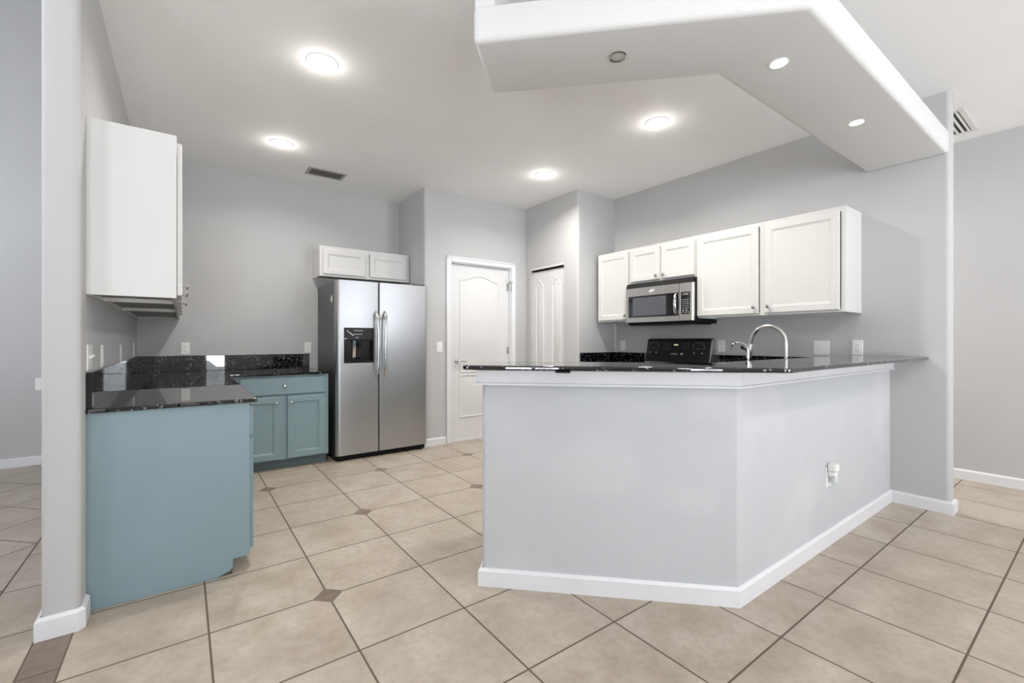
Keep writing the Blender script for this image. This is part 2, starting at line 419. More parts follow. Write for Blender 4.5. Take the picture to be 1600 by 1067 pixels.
# floating soffit shelf over the bar
SA = (1.00, 1.645); SB = (1.30, 1.945); SC_ = (2.085, 1.16); SD = (XR, 1.16); SE = (XR, .70); SF = (1.945, .70)
SRAW = [SA, SF, SE, SD, SC_, SB]
def inset(poly, d):
    n = len(poly); out = []
    for i in range(n):
        a = Vector(poly[i-1]); p = Vector(poly[i]); b = Vector(poly[(i+1) % n])
        n1 = (p-a).normalized(); n1 = Vector((-n1.y, n1.x)); n2 = (b-p).normalized(); n2 = Vector((-n2.y, n2.x))
        bb = (n1+n2).normalized(); out.append(tuple(p+bb*(d/bb.dot(n1))))
    return out
def soff(d): return rpoly(inset(SRAW, d), [max(.004, r_-d) if r_ else 0 for r_ in (.03, .035, 0, 0, 0, .03)])
rr = .026; rs = []
for k in range(6):
    t = PI/2*k/5; rs.append([(p[0], p[1], 2.465+rr*(1-math.sin(t))) for p in soff(rr*(1-math.cos(t)))][:])
rs = rs[::-1]
for k in range(4):
    t = PI/2*k/3; rs.append([(p[0], p[1], 2.615-.012+.012*math.sin(t)) for p in soff(.012*(1-math.cos(t)))])
mb = MB().rings(rs)
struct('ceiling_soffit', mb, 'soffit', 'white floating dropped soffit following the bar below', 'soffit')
e1 = Vector((.7071, -.7071)); e2 = Vector((.7071, .7071)); a0 = Vector(SA)
cp = [a0+e1*.004+e2*.004, a0+e1*.095+e2*.004, a0+e1*.095+e2*.41, a0+e1*.004+e2*.41]
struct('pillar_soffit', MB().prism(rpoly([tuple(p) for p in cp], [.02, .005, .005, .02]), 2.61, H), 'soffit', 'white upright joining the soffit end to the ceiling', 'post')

# ------------------------------------------------------------------ doors of the room
def casing(name, x0, x1, z1, w, label):
    m = MB()
    m.box(x0-w, x0, YD-.018, YD, 0, z1+w); m.box(x1, x1+w, YD-.018, YD, 0, z1+w); m.box(x0, x1, YD-.018, YD, z1, z1+w)
    m.box(x0-w, x0-w+.018, YD-.024, YD-.016, 0, z1+w); m.box(x1+w-.018, x1+w, YD-.024, YD-.016, 0, z1+w); m.box(x0-w, x1+w, YD-.024, YD-.016, z1+w-.018, z1+w)
    # jamb with stop
    m.box(x0, x0+.012, YD, YD+.12, 0, z1); m.box(x1-.012, x1, YD, YD+.12, 0, z1); m.box(x0+.012, x1-.012, YD, YD+.12, z1-.012, z1)
    return struct(name, m, 'trim', label, 'trim', bevel=.003)
casing('trim_3', DX0, DX1, DZ, .062, 'white casing around the white door beside the fridge')
def arch_ring(x0, x1, z0, z1, rise, ins, n=18):
    pts = [(x0+ins, z0+ins), (x1-ins, z0+ins)]
    for k in range(n+1):
        s = k/n; x = x1-ins+(x0-x1+2*ins)*s
        zz = rise*(.5-.5*math.cos(2*PI*s)) if rise else 0
        pts.append((x, z1-ins+zz))
    return pts
def raised(m, x0, x1, z0, z1, rise, y):
    """moulded panel proud of a surface whose front is at y (facing -y)"""
    prof = [(0, y), (.006, y-.010), (.016, y-.011), (.022, y-.001), (.040, y-.001), (.062, y-.008)]
    m.rings([[(p[0], yy, p[1]) for p in arch_ring(x0, x1, z0, z1, rise, i)] for i, yy in prof], cap0=False)
dr = MB().box(DX0+.014, DX1-.014, YD+.035, YD+.075, .008, DZ-.016)
yf = YD+.035
raised(dr, 2.627, 3.205, .80, 1.915, .062, yf); raised(dr, 2.627, 3.205, .267, .785, 0, yf)
door = struct('door_1', dr, 'door', 'white two panel door with arched upper panel beside the fridge', 'door', bevel=.002)
h = MB(); h.lathe([(.03, 0), (.032, -.006), (.026, -.014), (.012, -.018), (.011, -.045)], (2.592, yf, .942), 'y')
h.tube([(2.592, yf-.045, .942), (2.61, yf-.05, .944), (2.65, yf-.052, .943), (2.70, yf-.046, .934)], [.011, .010, .008, .007])
h.build('door_handle', 'chrome', door)
for z in (1.86, 1.06, .25):
    MB().tube([(DX1-.013, YD+.03, z-.045), (DX1-.013, YD+.03, z+.045)], .008).box(DX1-.04, DX1-.014, YD+.030, YD+.034, z-.045, z+.045).build('hinge', 'knob', door)
dh = MB(); dh.tube([(DX1-.035, YD+.02, 1.915), (DX1+.02, YD-.02, 1.915)], .005); dh.tube([(DX1-.012, YD-.026, 1.915), (DX1-.012, YD-.03, 1.80)], .005)
dh.tube([(DX1-.07, YD+.0, 1.925), (DX1-.035, YD-.02, 1.93), (DX1+.01, YD-.02, 1.925)], .005)
dh.build('door_stop_hinge', 'knob', door)
struct('trim_4', MB().box(DX0+.014, DX1-.014, YD+.02, YD+.11, 0, .008), 'trim', 'pale door threshold strip', 'trim')

# folding pantry door, set in the wall facing -x
pd = MB(); xf = PX+.03
half = (P1-P0)/2
def raised_x(m, y0, y1, z0, z1, rise, x):
    prof = [(0, x), (.005, x-.011), (.012, x-.012), (.017, x-.001), (.026, x-.001), (.040, x-.008)]
    m.rings([[(xx, p[0], p[1]) for p in arch_ring(y0, y1, z0, z1, rise, i)] for i, xx in prof], cap0=False)
for k in range(2):
    a = P0+.006+half*k; b = a+half-.008
    pd.box(xf, xf+.032, a, b, .01, PZ-.045)
    raised_x(pd, a+.075, b-.075, .9, 1.87, .075, xf); raised_x(pd, a+.075, b-.075, .2, .78, 0, xf)
door2 = struct('door_2', pd, 'door', 'white folding pantry door with narrow arched panels', 'door', bevel=.002)
MB().box(PX+.025, PX+.065, P0+.002, P1-.002, PZ-.036, PZ).build('track', 'matblack', door2)
struct('trim_5', MB().box(PX-.003, PX+.022, P0+.001, P1-.001, PZ-.022, PZ-.001), 'vent', 'grey track trim above the pantry door', 'trim')

# ------------------------------------------------------------------ cabinet parts (local frame: x along the front, -y towards the viewer)
def panel_door(m, x0, x1, z0, z1, y, t=.019, fw=.052):
    """framed cabinet door; back at y, front at y-t"""
    prof = [(0, y), (0, y-t+.005), (.005, y-t), (fw, y-t), (fw+.004, y-t+.004), (fw+.010, y-t+.0045), (fw+.014, y-t+.009)]
    m.rings([[(x0+i, yy, z0+i), (x1-i, yy, z0+i), (x1-i, yy, z1-i), (x0+i, yy, z1-i)] for i, yy in prof])
    return m
def slab(m, x0, x1, z0, z1, y, t=.019):
    prof = [(0, y), (0, y-t+.006), (.006, y-t)]
    m.rings([[(x0+i, yy, z0+i), (x1-i, yy, z0+i), (x1-i, yy, z1-i), (x0+i, yy, z1-i)] for i, yy in prof])
    return m
def knob(x, z, y, parent):
    return MB().lathe([(.006, 0), (.0055, -.010), (.007, -.014), (.0145, -.018), (.0155, -.023), (.012, -.028), (.004, -.030)], (x, y, z), 'y', 16).build('knob', 'knob', parent)
def carcass(m, w, d, z0, z1, t=.016, recess=.02):
    """wall cabinet shell with a recessed bottom panel and face frame"""
    m.box(0, t, .0, d, z0, z1).box(w-t, w, 0, d, z0, z1)
    m.box(t, w-t, 0, d, z1-t, z1)
    m.box(t, w-t, d-.012, d, z0, z1-t)
    return m
def wall_cab(loc, rz, w, d, z0, z1, doors, label, name='wall_cabinet', group=None, mat='cabwhite', fw=.052, cat='cabinet', rail=.028):
    """doors: list of (x0, x1, knob_x or None, knob_z)"""
    t = thing(name, label, cat, (loc[0], loc[1], z0), rz, group)
    h = z1-z0
    carcass(MB(), w, d, 0, h).build('body', mat, t, bevel=.0015)
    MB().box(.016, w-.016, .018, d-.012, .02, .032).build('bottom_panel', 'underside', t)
    m = MB(); sw = .03
    m.box(.016, sw, 0, .018, 0, h-.016).box(w-sw, w-.016, 0, .018, 0, h-.016).box(sw, w-sw, 0, .018, 0, rail).box(sw, w-sw, 0, .018, h-rail-.01, h-.016)
    if len(doors) > 1:
        c = (doors[0][1]+doors[1][0])/2; m.box(c-.02, c+.02, 0, .018, rail, h-rail-.01)
    m.build('face_frame', mat, t)
    for x0, x1, kx, kz in doors:
        dd = panel_door(MB(), x0, x1, rail-.012, h-rail, -.002, fw=fw).build('door', mat, t)
        if kx is not None: knob(kx, kz, -.021, dd)
    return t

# right-hand wall run (faces -x): local x -> -world y
RX = 3.887; DEP = XR-RX
wall_cab((RX, 3.60), -PI/2, .463, DEP, 1.395, 2.17, [(.018, .445, .415, .06)], 'narrow white wall cabinet left of the microwave, beside the wall corner')
wall_cab((RX, 3.135), -PI/2, .77, DEP, 1.785, 2.17, [(.012, .378, .345, .06), (.398, .758, .43, .06)], 'short white two-door wall cabinet directly above the microwave', rail=.032)
wall_cab((RX, 2.363), -PI/2, 1.176, DEP, 1.395, 2.17, [(.014, .567, .535, .07), (.615, 1.14, .65, .07)], 'wide white two-door wall cabinet right of the microwave')
# over the fridge (faces -y)
wall_cab((1.16, 5.0), 0, 1.0, YK-5.0, 1.868, 2.19, [(.03, .478, None, 0), (.528, .965, None, 0)], 'low white two-door cabinet above the refrigerator', fw=.05, rail=.036)
# left-hand wall run (faces +x): local x -> +world y
LX = -.024; LD = -XW+LX
G = 'white wall cabinets in a row on the left wall'
wall_cab((LX, 2.66), PI/2, .44, LD, 1.386, 2.158, [(.02, .42, .385, .095)], 'white wall cabinet nearest the rounded wall end, flat side panel facing out', group=G)
wall_cab((LX, 3.10), PI/2, .88, LD, 1.386, 2.158, [(.014, .425, .39, .095), (.455, .866, .49, .095)], 'white wall cabinet in the middle of the left wall row, seen edge-on', group=G)
wall_cab((LX, 3.98), PI/2, YK-3.98, LD, 1.386, 2.158, [(.014, .425, .39, .095), (.455, .866, .49, .095)], 'white wall cabinet at the back corner of the left wall row', group=G)

# base cabinets
TZ = .09; BT = .867
def base_cab(loc, rz, w, d, fronts, label, end=None, name='base_cabinet'):
    """fronts: list of ('door'|'drawer', x0, x1, z0, z1, knob_x, knob_z)"""
    t = thing(name, label, 'cabinet', (loc[0], loc[1], 0), rz)
    d -= .004
    MB().box(0, w, .0, d, TZ, BT).build('body', 'teal', t, bevel=.002)
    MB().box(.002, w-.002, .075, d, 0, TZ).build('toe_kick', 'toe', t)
    for kind, x0, x1, z0, z1, kx, kz in fronts:
        if kind == 'door': o = panel_door(MB(), x0, x1, z0, z1, -.001, .02, .055).build('door', 'teal', t)
        else: o = slab(MB(), x0, x1, z0, z1, -.001, .02).build('drawer', 'teal', t)
        if kx is not None: knob(kx, kz, -.021, o)
    return t
FX = .279
t = base_cab((FX, 2.69), PI/2, .45, FX-XW, [('drawer', .02, .43, .69, .845, .225, .768), ('door', .02, .43, .10, .672, .39, .62)],
             'teal base cabinet with chipped flat end panel beside the partition wall')
# end panel with toe notch and a broken, water-damaged lower corner (local y runs to -world x)
pl = [(0, BT), (0, TZ+.0), (.012, TZ-.012), (.073, TZ-.013), (.075, .034), (.084, .022), (.108, .012), (.138, .003), (.150, 0), (FX-XW, 0), (FX-XW, BT)]
MB().prism(pl, -.02, -.001, 'x').build('end_panel', 'teal', t, bevel=.002)
MB().box(-.018, .006, .001, .03, TZ-.012, BT).build('corner_stile', 'teal', t, bevel=.002)
MB().box(-.001, .016, .078, .16, 0, TZ-.016).build('exposed_board', 'raw', t)
MB().prism([(.0765, .001), (.0765, .06), (.081, .06), (.088, .03), (.108, .018), (.138, .009), (.15, .001)], -.012, -.0015, 'x').build('broken_edge', 'brown', t)
base_cab((FX, 3.142), PI/2, .60, FX-XW, [('drawer', .02, .58, .69, .845, .30, .768), ('door', .02, .29, .10, .672, .26, .62), ('door', .31, .58, .10, .672, .34, .62)],
         'teal base cabinet in the middle of the left wall run, seen edge-on')
base_cab((FX, 3.744), PI/2, YK-3.748, FX-XW, [('door', .02, .42, .10, .845, .05, .62), ], 'teal corner base cabinet under the angled black worktop')
base_cab((FX+.004, 4.565), 0, .856, YK-4.565, [('drawer', .115, .823, .69, .845, .47, .768), ('door', .115, .437, .10, .674, .402, .618), ('door', .493, .823, .10, .674, .527, .618)],
         'teal base cabinet with one drawer and two doors left of the refrigerator')
# L-shaped granite worktop with upstands
t = thing('worktop', 'glossy black speckled granite worktop on the teal cabinets in the corner', 'worktop', (XW, YK, .8675))
def loc_pts(pts, o=(XW, YK)): return [(p[0]-o[0], p[1]-o[1]) for p in pts]
top = rpoly([(XW, 2.645), (.312, 2.645), (.312, 4.53), (1.14, 4.53), (1.14, YK), (XW, YK)], [0, .012, .01, .012, 0, 0])
MB().prism(loc_pts(top), 0, .0205).build('slab', 'granite', t, bevel=.004)
MB().box(0, .02, 2.662-YK, 0, .021, .178).build('upstand', 'granite', t)
MB().box(0, .02, 2.658-YK, 2.6618-YK, .021, .178).build('sawn_end', 'sawn', t)
MB().box(.02, 1.155-XW-.03, -.02, 0, .021, .172).build('upstand', 'granite', t, bevel=.002)

# ------------------------------------------------------------------ refrigerator
FRX, FRY = 1.193, 4.50
t = thing('refrigerator', 'tall stainless steel side-by-side refrigerator with water dispenser', 'refrigerator', (FRX, FRY, 0))
w = .957; sp = .424; D0 = .062; z0, z1 = .058, 1.778
MB().box(.008, w-.008, .072, .76, .03, 1.768).build('body', 'fridgeside', t, bevel=.006)
MB().box(.012, w-.012, .03, .09, .012, .054).build('base_grille', 'matblack', t, bevel=.004)
for x in (.05, w-.06):
    MB().lathe([(.028, -.02), (.028, .02)], (x, .045, .028), 'x', 16).build('roller', 'black', t)
def dprof(x0, x1, rl, rr_):
    return rpoly([(x0, D0), (x0, 0), (x1, 0), (x1, D0)], [0, rl, rr_, 0], 8)
gx0, gx1, gz0, gz1 = .075, .372, .962, 1.312
m = MB(); m.prism(dprof(0, sp-.003, .045, .012), z0, gz0); m.prism(dprof(0, sp-.003, .045, .012), gz1, z1)
m.prism(rpoly([(0, D0), (0, 0), (gx0, 0), (gx0, D0)], [0, .045, 0, 0], 8), gz0, gz1)
m.prism(rpoly([(gx1, D0), (gx1, 0), (sp-.003, 0), (sp-.003, D0)], [0, 0, .012, 0], 8), gz0, gz1)
ld = m.build('door', 'steel', t)
rd = MB().prism(dprof(sp+.004, w, .012, .02), z0, z1).build('door', 'steel', t)
MB().box(sp-.004, sp+.005, .01, .06, z0, z1).build('door_seal', 'matblack', t)
MB().box(.03, .10, .0, .10, 1.779, 1.79).build('hinge_cover', 'matblack', t, bevel=.003)
MB().box(w-.15, w-.01, .03, .13, 1.779, 1.792).build('hinge_cover', 'matblack', t, bevel=.003)
def fr_handle(x, side, par):
    pts = []; rad = []
    for k in range(25):
        s = k/24; z = .815+.665*s
        e = min(s, 1-s); b = min(1, e/.10); b = math.sin(b*PI/2)
        pts.append((x+side*.010*(1-math.sin(s*PI)) - side*.012*math.sin(s*PI)*0, .004-.062*b-.006*math.sin(s*PI), z)); rad.append(.0125 if .12 < s < .88 else .0145)
    o = MB().tube(pts, rad, 14).build('handle', 'chrome', par)
    MB().tube([(x, -.055, .885), (x, -.062, .905)], .0165, 14).build('handle_collar', 'knob', o)
    MB().tube([(x, -.064, 1.40), (x, -.060, 1.425)], .0165, 14).build('handle_collar', 'knob', o)
fr_handle(.398, -1, ld); fr_handle(.470, 1, rd)
# dispenser
dp = MB()
o_ = rpoly([(gx0, gz0), (gx1, gz0), (gx1, gz1), (gx0, gz1)], [.008]*4)
dp.box(gx0, gx0+.014, -.006, .05, gz0, gz1).box(gx1-.014, gx1, -.006, .05, gz0, gz1).box(gx0+.014, gx1-.014, -.006, .05, gz0, gz0+.02)
dp.box(gx0+.014, gx1-.014, -.006, .05, 1.19, gz1)
dp.box(gx0+.014, gx1-.014, .053, .06, gz0+.02, 1.19)
disp = dp.build('dispenser', 'black', t, bevel=.003)
MB().box(gx0+.02, gx1-.02, -.003, .045, gz0+.0205, gz0+.028).build('drip_tray', 'black', disp)
MB().prism([(-.0, 1.185), (.045, 1.185), (.05, 1.02), (.035, 1.0), (.02, 1.03)], .165, .195, 'x').build('paddle', 'chrome', disp)
MB().prism([(-.0, 1.185), (.045, 1.185), (.05, 1.02), (.035, 1.0), (.02, 1.03)], .205, .245, 'x').build('paddle', 'blackgloss', disp)
MB().lathe([(.016, 0), (.012, -.03)], (.225, .02, 1.188), 'z', 16).build('nozzle', 'knob', disp)
for i in range(5): MB().box(.165+i*.018, .175+i*.018, -.0075, -.006, 1.243, 1.251).build('button', 'mark', disp)
MB().box(.185, .215, -.0075, -.006, 1.212, 1.217).build('button', 'mark', disp)
sc_ = MB(); sc_.tube([(.10, -.0075, 1.285), (.115, -.0075, 1.27), (.13, -.0075, 1.262), (.16, -.0075, 1.235)], [.003, .004, .003, .006], 6); sc_.tube([(.08, -.0075, 1.20), (.098, -.0075, 1.207)], .004, 6)
sc_.build('tape_scraps', 'paper', disp)
def text(body, size, mat, parent, loc, rot=(PI/2, 0, 0), name='lettering', ext=.0006, align='CENTER'):
    c = bpy.data.curves.new(name, 'FONT'); c.body = body; c.size = size; c.extrude = ext; c.align_x = align; c.align_y = 'CENTER'
    o0 = bpy.data.objects.new(name, c); me = bpy.data.meshes.new_from_object(o0); bpy.data.objects.remove(o0)
    me.materials.clear(); me.materials.append(M[mat]); o = bpy.data.objects.new(name, me); COL.objects.link(o)
    o.location = loc; o.rotation_euler = rot
    if parent: o.parent = parent
    return o
text('FRIGIDAIRE', .017, 'mark', disp, (.215, -.0065, 1.283))
st = tag(MB().prism([(4.66, 1.575), (4.69, 1.568), (4.715, 1.585), (4.705, 1.61), (4.70, 1.64), (4.67, 1.625), (4.655, 1.60)], FRX+.0055, FRX+.0075, 'x').build('torn_sticker', 'paper'),
         'small torn white paper sticker on the refrigerator side', 'sticker')

# ------------------------------------------------------------------ microwave over the range
MWX = 3.80; MY = 3.127
t = thing('microwave', 'stainless over-the-range microwave with black window below the short cabinet', 'microwave', (MWX, MY, 1.352), -PI/2)
w = .782; hh = .43
MB().box(.004, w-.004, .03, XR-MWX, .0, hh-.004).build('body', 'matblack', t, bevel=.003)
MB().prism([(.0, .378), (.035, .378), (.035, .428), (.022, .428)], .002, w-.002, 'x').build('top_grille', 'matblack', t, bevel=.002)
gr = MB()
dw = .635
cy = [( .035, 0), (.012, .0), (0, .012)]
m = MB(); 
# stainless door with a window opening
wx0, wx1, wz0, wz1 = .035, .545, .07, .292
m.box(.002, wx0, .0, .03, .022, .376).box(wx1+.085, dw, 0, .03, .022, .376)
m.box(wx0, wx1+.085, 0, .03, .022, wz0).box(wx0, wx1+.085, 0, .03, wz1, .376)
md = m.build('door', 'steel2', t)
MB().box(wx0, wx1+.085, .004, .028, wz0, wz1).build('window', 'blackgloss', md)
MB().box(wx0+.055, wx1-.055, .0025, .0045, wz0+.018, wz1-.018).build('window_mesh', 'screen', md)
hp = [(.60, .012, .085), (.607, -.02, .10), (.612, -.034, .14), (.613, -.037, .18), (.612, -.034, .23), (.607, -.02, .265), (.60, .012, .285)]
MB().tube(hp, [.008, .012, .014, .015, .014, .012, .008], 12).build('handle', 'chrome', md)
cpn = MB().prism(rpoly([(dw+.004, .03), (dw+.004, 0), (w-.002, 0), (w-.002, .03)], [0, .002, .018, 0]), .022, .376).build('control_panel', 'steel2', t)
kp = MB().box(dw+.022, w-.032, -.003, .0, .082, .29).build('keypad', 'blackgloss', cpn, bevel=.001)
m = MB()
for r in range(5):
    for c in range(3): m.box(dw+.040+c*.024, dw+.052+c*.024, -.0042, -.003, .135+r*.020, .141+r*.020)
for c in range(3): m.box(dw+.034+c*.03, dw+.046+c*.03, -.0042, -.003, .095, .102)
for c in range(2): m.box(dw+.040+c*.034, dw+.056+c*.034, -.0042, -.003, .112, .122)
m.build('keys', 'mark', kp)
MB().box(dw+.034, w-.045, -.0045, -.003, .258, .282).build('display', simple('display_grey', (.10, .10, .10, 1), .15), kp)
text('12:00', .017, 'mark', kp, (dw+.075, -.005, .27))
m = MB(); pts = []
for k in range(21):
    a = 2*PI*k/20*.86+.5; pts.append((.335+.032*math.cos(a), -.0018, .336+.012*math.sin(a)+.007*math.cos(a)))
m.tube(pts, [.0014+.0042*abs(math.sin(PI*k/20)) for k in range(21)], 6)
m.box(.318, .352, -.0012, 0, .334, .340)
m.build('swoosh_emblem', 'emblem', md)
MB().box(.03, w-.03, .03, .36, -.012, .0).build('underside_vent', 'black', t)

# ------------------------------------------------------------------ range
t = thing('range', 'black electric range with upright control backguard against the right wall', 'stove', (3.545, 3.128, 0), -PI/2)
w = .766; d = XR-3.545
MB().box(0, w, .03, d-.01, .09, .895).build('body', 'matblack', t, bevel=.004)
MB().box(.01, w-.01, .08, d-.03, 0, .09).build('base', 'matblack', t)
MB().box(-.001, w+.001, .005, d-.005, .896, .914).build('cooktop', 'blackgloss', t, bevel=.005)
od = MB().box(.012, w-.012, 0, .03, .30, .87).build('oven_door', 'blackgloss', t, bevel=.004)
MB().tube([(.06, 0, .80), (.06, -.045, .80), (w-.06, -.045, .80), (w-.06, 0, .80)], .011).build('handle', 'black', od)
MB().box(.012, w-.012, .0, .03, .10, .285).build('drawer', 'black', t, bevel=.004)
bgp = [(d-.115, .915), (d-.095, .985), (d-.055, 1.195), (d-.03, 1.207), (d-.004, 1.207), (d-.004, .915)]
bgd = MB().prism(bgp, .012, w-.006, 'x').build('backguard', 'rangeblack', t, bevel=.008)
sl = math.atan2(.04, .21)
def on_bg(x, z): # point on the slanted face
    return (x, d-.095+.04*(z-.985)/.21-.002, z)
def bar_mark(m, x, z, wx, wz):
    p = on_bg(x, z); q2 = on_bg(x, z+wz); m.rings([[(x-wx, p[1], z), (x+wx, p[1], z), (x+wx, q2[1], z+wz), (x-wx, q2[1], z+wz)], [(x-wx, p[1]-.001, z), (x+wx, p[1]-.001, z), (x+wx, q2[1]-.001, z+wz), (x-wx, q2[1]-.001, z+wz)]])
for cx in (.10, .63):
    m = MB()
    for k in range(14):
        a = PI*(-.15+1.3*k/13); bar_mark(m, cx+.062*math.cos(a), 1.115+.048*math.sin(a), .0022, .004)
    for k in range(6): bar_mark(m, cx-.03+.012*k, 1.10, .0018, .003)
    m.build('dial_markings', 'mark', bgd)
    for e in (-.042, .042): m = MB(); bar_mark(m, cx+e, 1.052, .006, .012); m.build('button', 'mark', bgd)
for cx in (.235, .46):
    m = MB()
    for r in range(3):
        for c in range(3): bar_mark(m, cx+c*.028, 1.095+r*.026, .003, .004)
    m.build('keypad_markings', 'mark', bgd)
m = MB(); bar_mark(m, .375, 1.133, .024, .014); m.build('clock_display', 'digit', bgd)
m = MB(); bar_mark(m, .45, 1.038, .011, .018); m.build('round_badge', 'mark', bgd)
MB().box(.02, w-.02, d-.122, d-.112, .952, .957).build('trim_line', 'mark', bgd)
p = on_bg(.36, 1.045); text('FRIGIDAIRE', .016, 'mark', bgd, (p[0], p[1]-.002, p[2]), (PI/2-sl, 0, 0))
m = MB(); m.prism([(x+0*0, y) for x, y in [(d-.117, .90), (d-.097, .985), (d-.056, 1.19), (d-.03, 1.2), (d-.004, 1.2), (d-.004, .90)]], w-.006, w-.0015, 'x').build('side_trim', 'steel2', bgd)
for cx, cy_, r in ((.19, .17, .095), (.57, .17, .08), (.19, .40, .075), (.57, .40, .10)):
    MB().lathe([(r, 0), (r, .0006), (r-.006, .0006), (r-.006, 0)], (cx, cy_, .9145), 'z', 32).build('burner_ring', 'mark', t)

# ------------------------------------------------------------------ bar top
t = thing('bar_top', 'long angled black granite breakfast bar top with rounded edge', 'countertop', (2.0, 1.0, 1.051))
bar = rpoly([(1.015, 1.785), (2.0, .80), (XR, .80), (XR, 1.245), (2.155, 1.245), (1.32, 2.08)], [.06, .06, 0, 0, .02, .03], 8)
lp = [(p[0]-2.0, p[1]-1.0) for p in bar]
MB().prism(lp, 0, .021).build('slab', 'granite', t, bevel=.007, seg=3)
def bracket(px, py, ang):
    m = MB(); m.box(-.032, .032, -.17, -.023, -.007, 0)
    o = m.build('bracket', 'matblack', t, bevel=.001); o.location = (px-2.0, py-1.0, -.0005); o.rotation_euler = (0, 0, ang)
k = .34
bracket(A[0]+(C[0]-A[0])*k, A[1]+(C[1]-A[1])*k, -PI/4)
bracket(2.16, 1.015, 0)
bracket(3.0, 1.015, 0)

# ------------------------------------------------------------------ sink counter behind the bar
t = thing('sink_counter', 'lower black granite counter behind the bar running to the range', 'countertop', (3.0, 1.5, 0))
O = (3.0, 1.5)
def L(pts): return [(p[0]-O[0], p[1]-O[1]) for p in pts]
zc0, zc1 = .8675, .888
sx0, sx1, sy0, sy1 = 2.72, 3.42, 1.40, 1.73
m = MB()
b1 = (C[0]+(q)*(2**.5-1), C[1]+q); 
m.prism(L([(1.262, 1.933), b1, (2.31, 1.77), (1.71, 2.37)]), zc0, zc1)
m.prism(L([b1, (sx0, 1.14), (sx0, 1.77), (2.31, 1.77)]), zc0, zc1)
m.prism(L([(sx0, 1.14), (sx1, 1.14), (sx1, sy0), (sx0, sy0)]), zc0, zc1)
m.prism(L([(sx0, sy1), (sx1, sy1), (sx1, 1.77), (sx0, 1.77)]), zc0, zc1)
m.prism(L([(sx1, 1.14), (XR, 1.14), (XR, 2.355), (3.56, 2.355), (3.56, 1.77), (sx1, 1.77)]), zc0, zc1)
m.build('slab', 'granite', t)
m = MB(); m.prism(L([(XR-.02, 1.16), (XR, 1.16), (XR, 2.355), (XR-.02, 2.355)]), zc1, 1.046); m.build('upstand', 'granite', t, bevel=.002)
m = MB(); m.box(sx0-O[0], sx1-O[0], sy0-O[1], sy1-O[1], .68, .69)
m.box(sx0-.004-O[0], sx0-O[0], sy0-O[1], sy1-O[1], .68, zc0).box(sx1-O[0], sx1+.004-O[0], sy0-O[1], sy1-O[1], .68, zc0)
m.box(sx0-O[0], sx1-O[0], sy0-.004-O[1], sy0-O[1], .68, zc0).box(sx0-O[0], sx1-O[0], sy1-O[1], sy1+.004-O[1], .68, zc0)
m.build('sink_bowl', 'steel2', t)
m = MB(); m.prism(L([(1.29, 1.96), (b1[0]+.0, b1[1]+.02), (2.30, 1.745), (1.71, 2.33)]), TZ, .66)
m.prism(L([(b1[0]+.02, b1[1]+.012), (XR-.002, 1.152), (XR-.002, 1.745), (2.32, 1.745)]), TZ, .66)
m.prism(L([(3.60, 1.745), (XR-.002, 1.745), (XR-.002, 2.345), (3.60, 2.345)]), TZ, zc0)
m.build('base_unit', 'teal', t)
t = thing('corner_counter', 'short black granite counter in the corner left of the range', 'countertop', (3.9, 3.4, 0))
O = (3.9, 3.4)
MB().box(3.56-3.9, XR-3.9, 3.137-3.4, PY-3.4, zc0, zc1).build('slab', 'granite', t, bevel=.003)
MB().box(XR-.02-3.9, XR-3.9, 3.137-3.4, PY-.02-3.4, zc1, 1.046).box(3.625-3.9, XR-3.9, PY-.02-3.4, PY-3.4, zc1, 1.046).build('upstand', 'granite', t, bevel=.002)
MB().box(3.60-3.9, XR-3.9, 3.14-3.4, PY-.002-3.4, TZ, zc0).box(3.67-3.9, XR-3.9, 3.14-3.4, PY-.002-3.4, 0, TZ).build('base_unit', 'teal', t)

# faucets
t = thing('kitchen_faucet', 'tall arched brushed metal pull-down faucet behind the bar', 'faucet', (3.20, 1.31, zc1))
R_ = .112; zt = .395-R_
pts = [(0, 0, .02), (0, 0, .12), (0, 0, zt*.8), (0, 0, zt)] + [(0, R_-R_*math.cos(a), zt+R_*math.sin(a)) for a in [PI*k/16 for k in range(1, 15)]]
pts += [(0, 2*R_+.004, zt-.01)]
MB().tube(pts, .0125, 16).build('neck', 'knob', t)
MB().lathe([(.03, 0), (.03, .008), (.022, .016), (.019, .02), (.019, .10), (.014, .11)], (0, 0, 0)).build('base', 'knob', t)
e = pts[-1]
hd = MB().tube([e, (0, e[1]+.006, e[2]-.03), (0, e[1]+.012, e[2]-.09), (0, e[1]+.014, e[2]-.10)], [.0145, .0165, .020, .017], 16).build('spray_head', 'knob', t)
MB().box(-.007, .007, e[1]+.014, e[1]+.03, e[2]-.055, e[2]-.03).build('button', 'black', hd)
lv = MB(); lv.tube([(-.015, 0, .07), (-.045, .0, .072)], .009); lv.tube([(-.045, 0, .072), (-.06, .01, .13)], .006); lv.build('lever', 'knob', t)
t = thing('filter_faucet', 'small thin curved drinking water faucet left of the tall faucet', 'faucet', (2.695, 1.31, zc1))
r2 = .055; zt2 = .285-r2
pts = [(0, 0, .0), (0, 0, .1), (0, 0, zt2-.03)]+[(0, r2-r2*math.cos(a), zt2+r2*math.sin(a)) for a in [PI*k/14 for k in range(0, 12)]]
pts.append((0, pts[-1][1]+.006, pts[-1][2]-.022))
MB().tube(pts, .0055, 10).build('neck', 'chrome', t)
MB().lathe([(.018, 0), (.018, .006), (.011, .012), (.009, .05), (.0085, .17), (.006, .18)], (0, 0, 0)).build('base', 'chrome', t)
lv = MB(); lv.tube([(0, 0, .235), (-.0, .028, .25)], .0045); lv.tube([(0, .025, .245), (0, .04, .262)], .008); lv.build('lever', 'black', t)

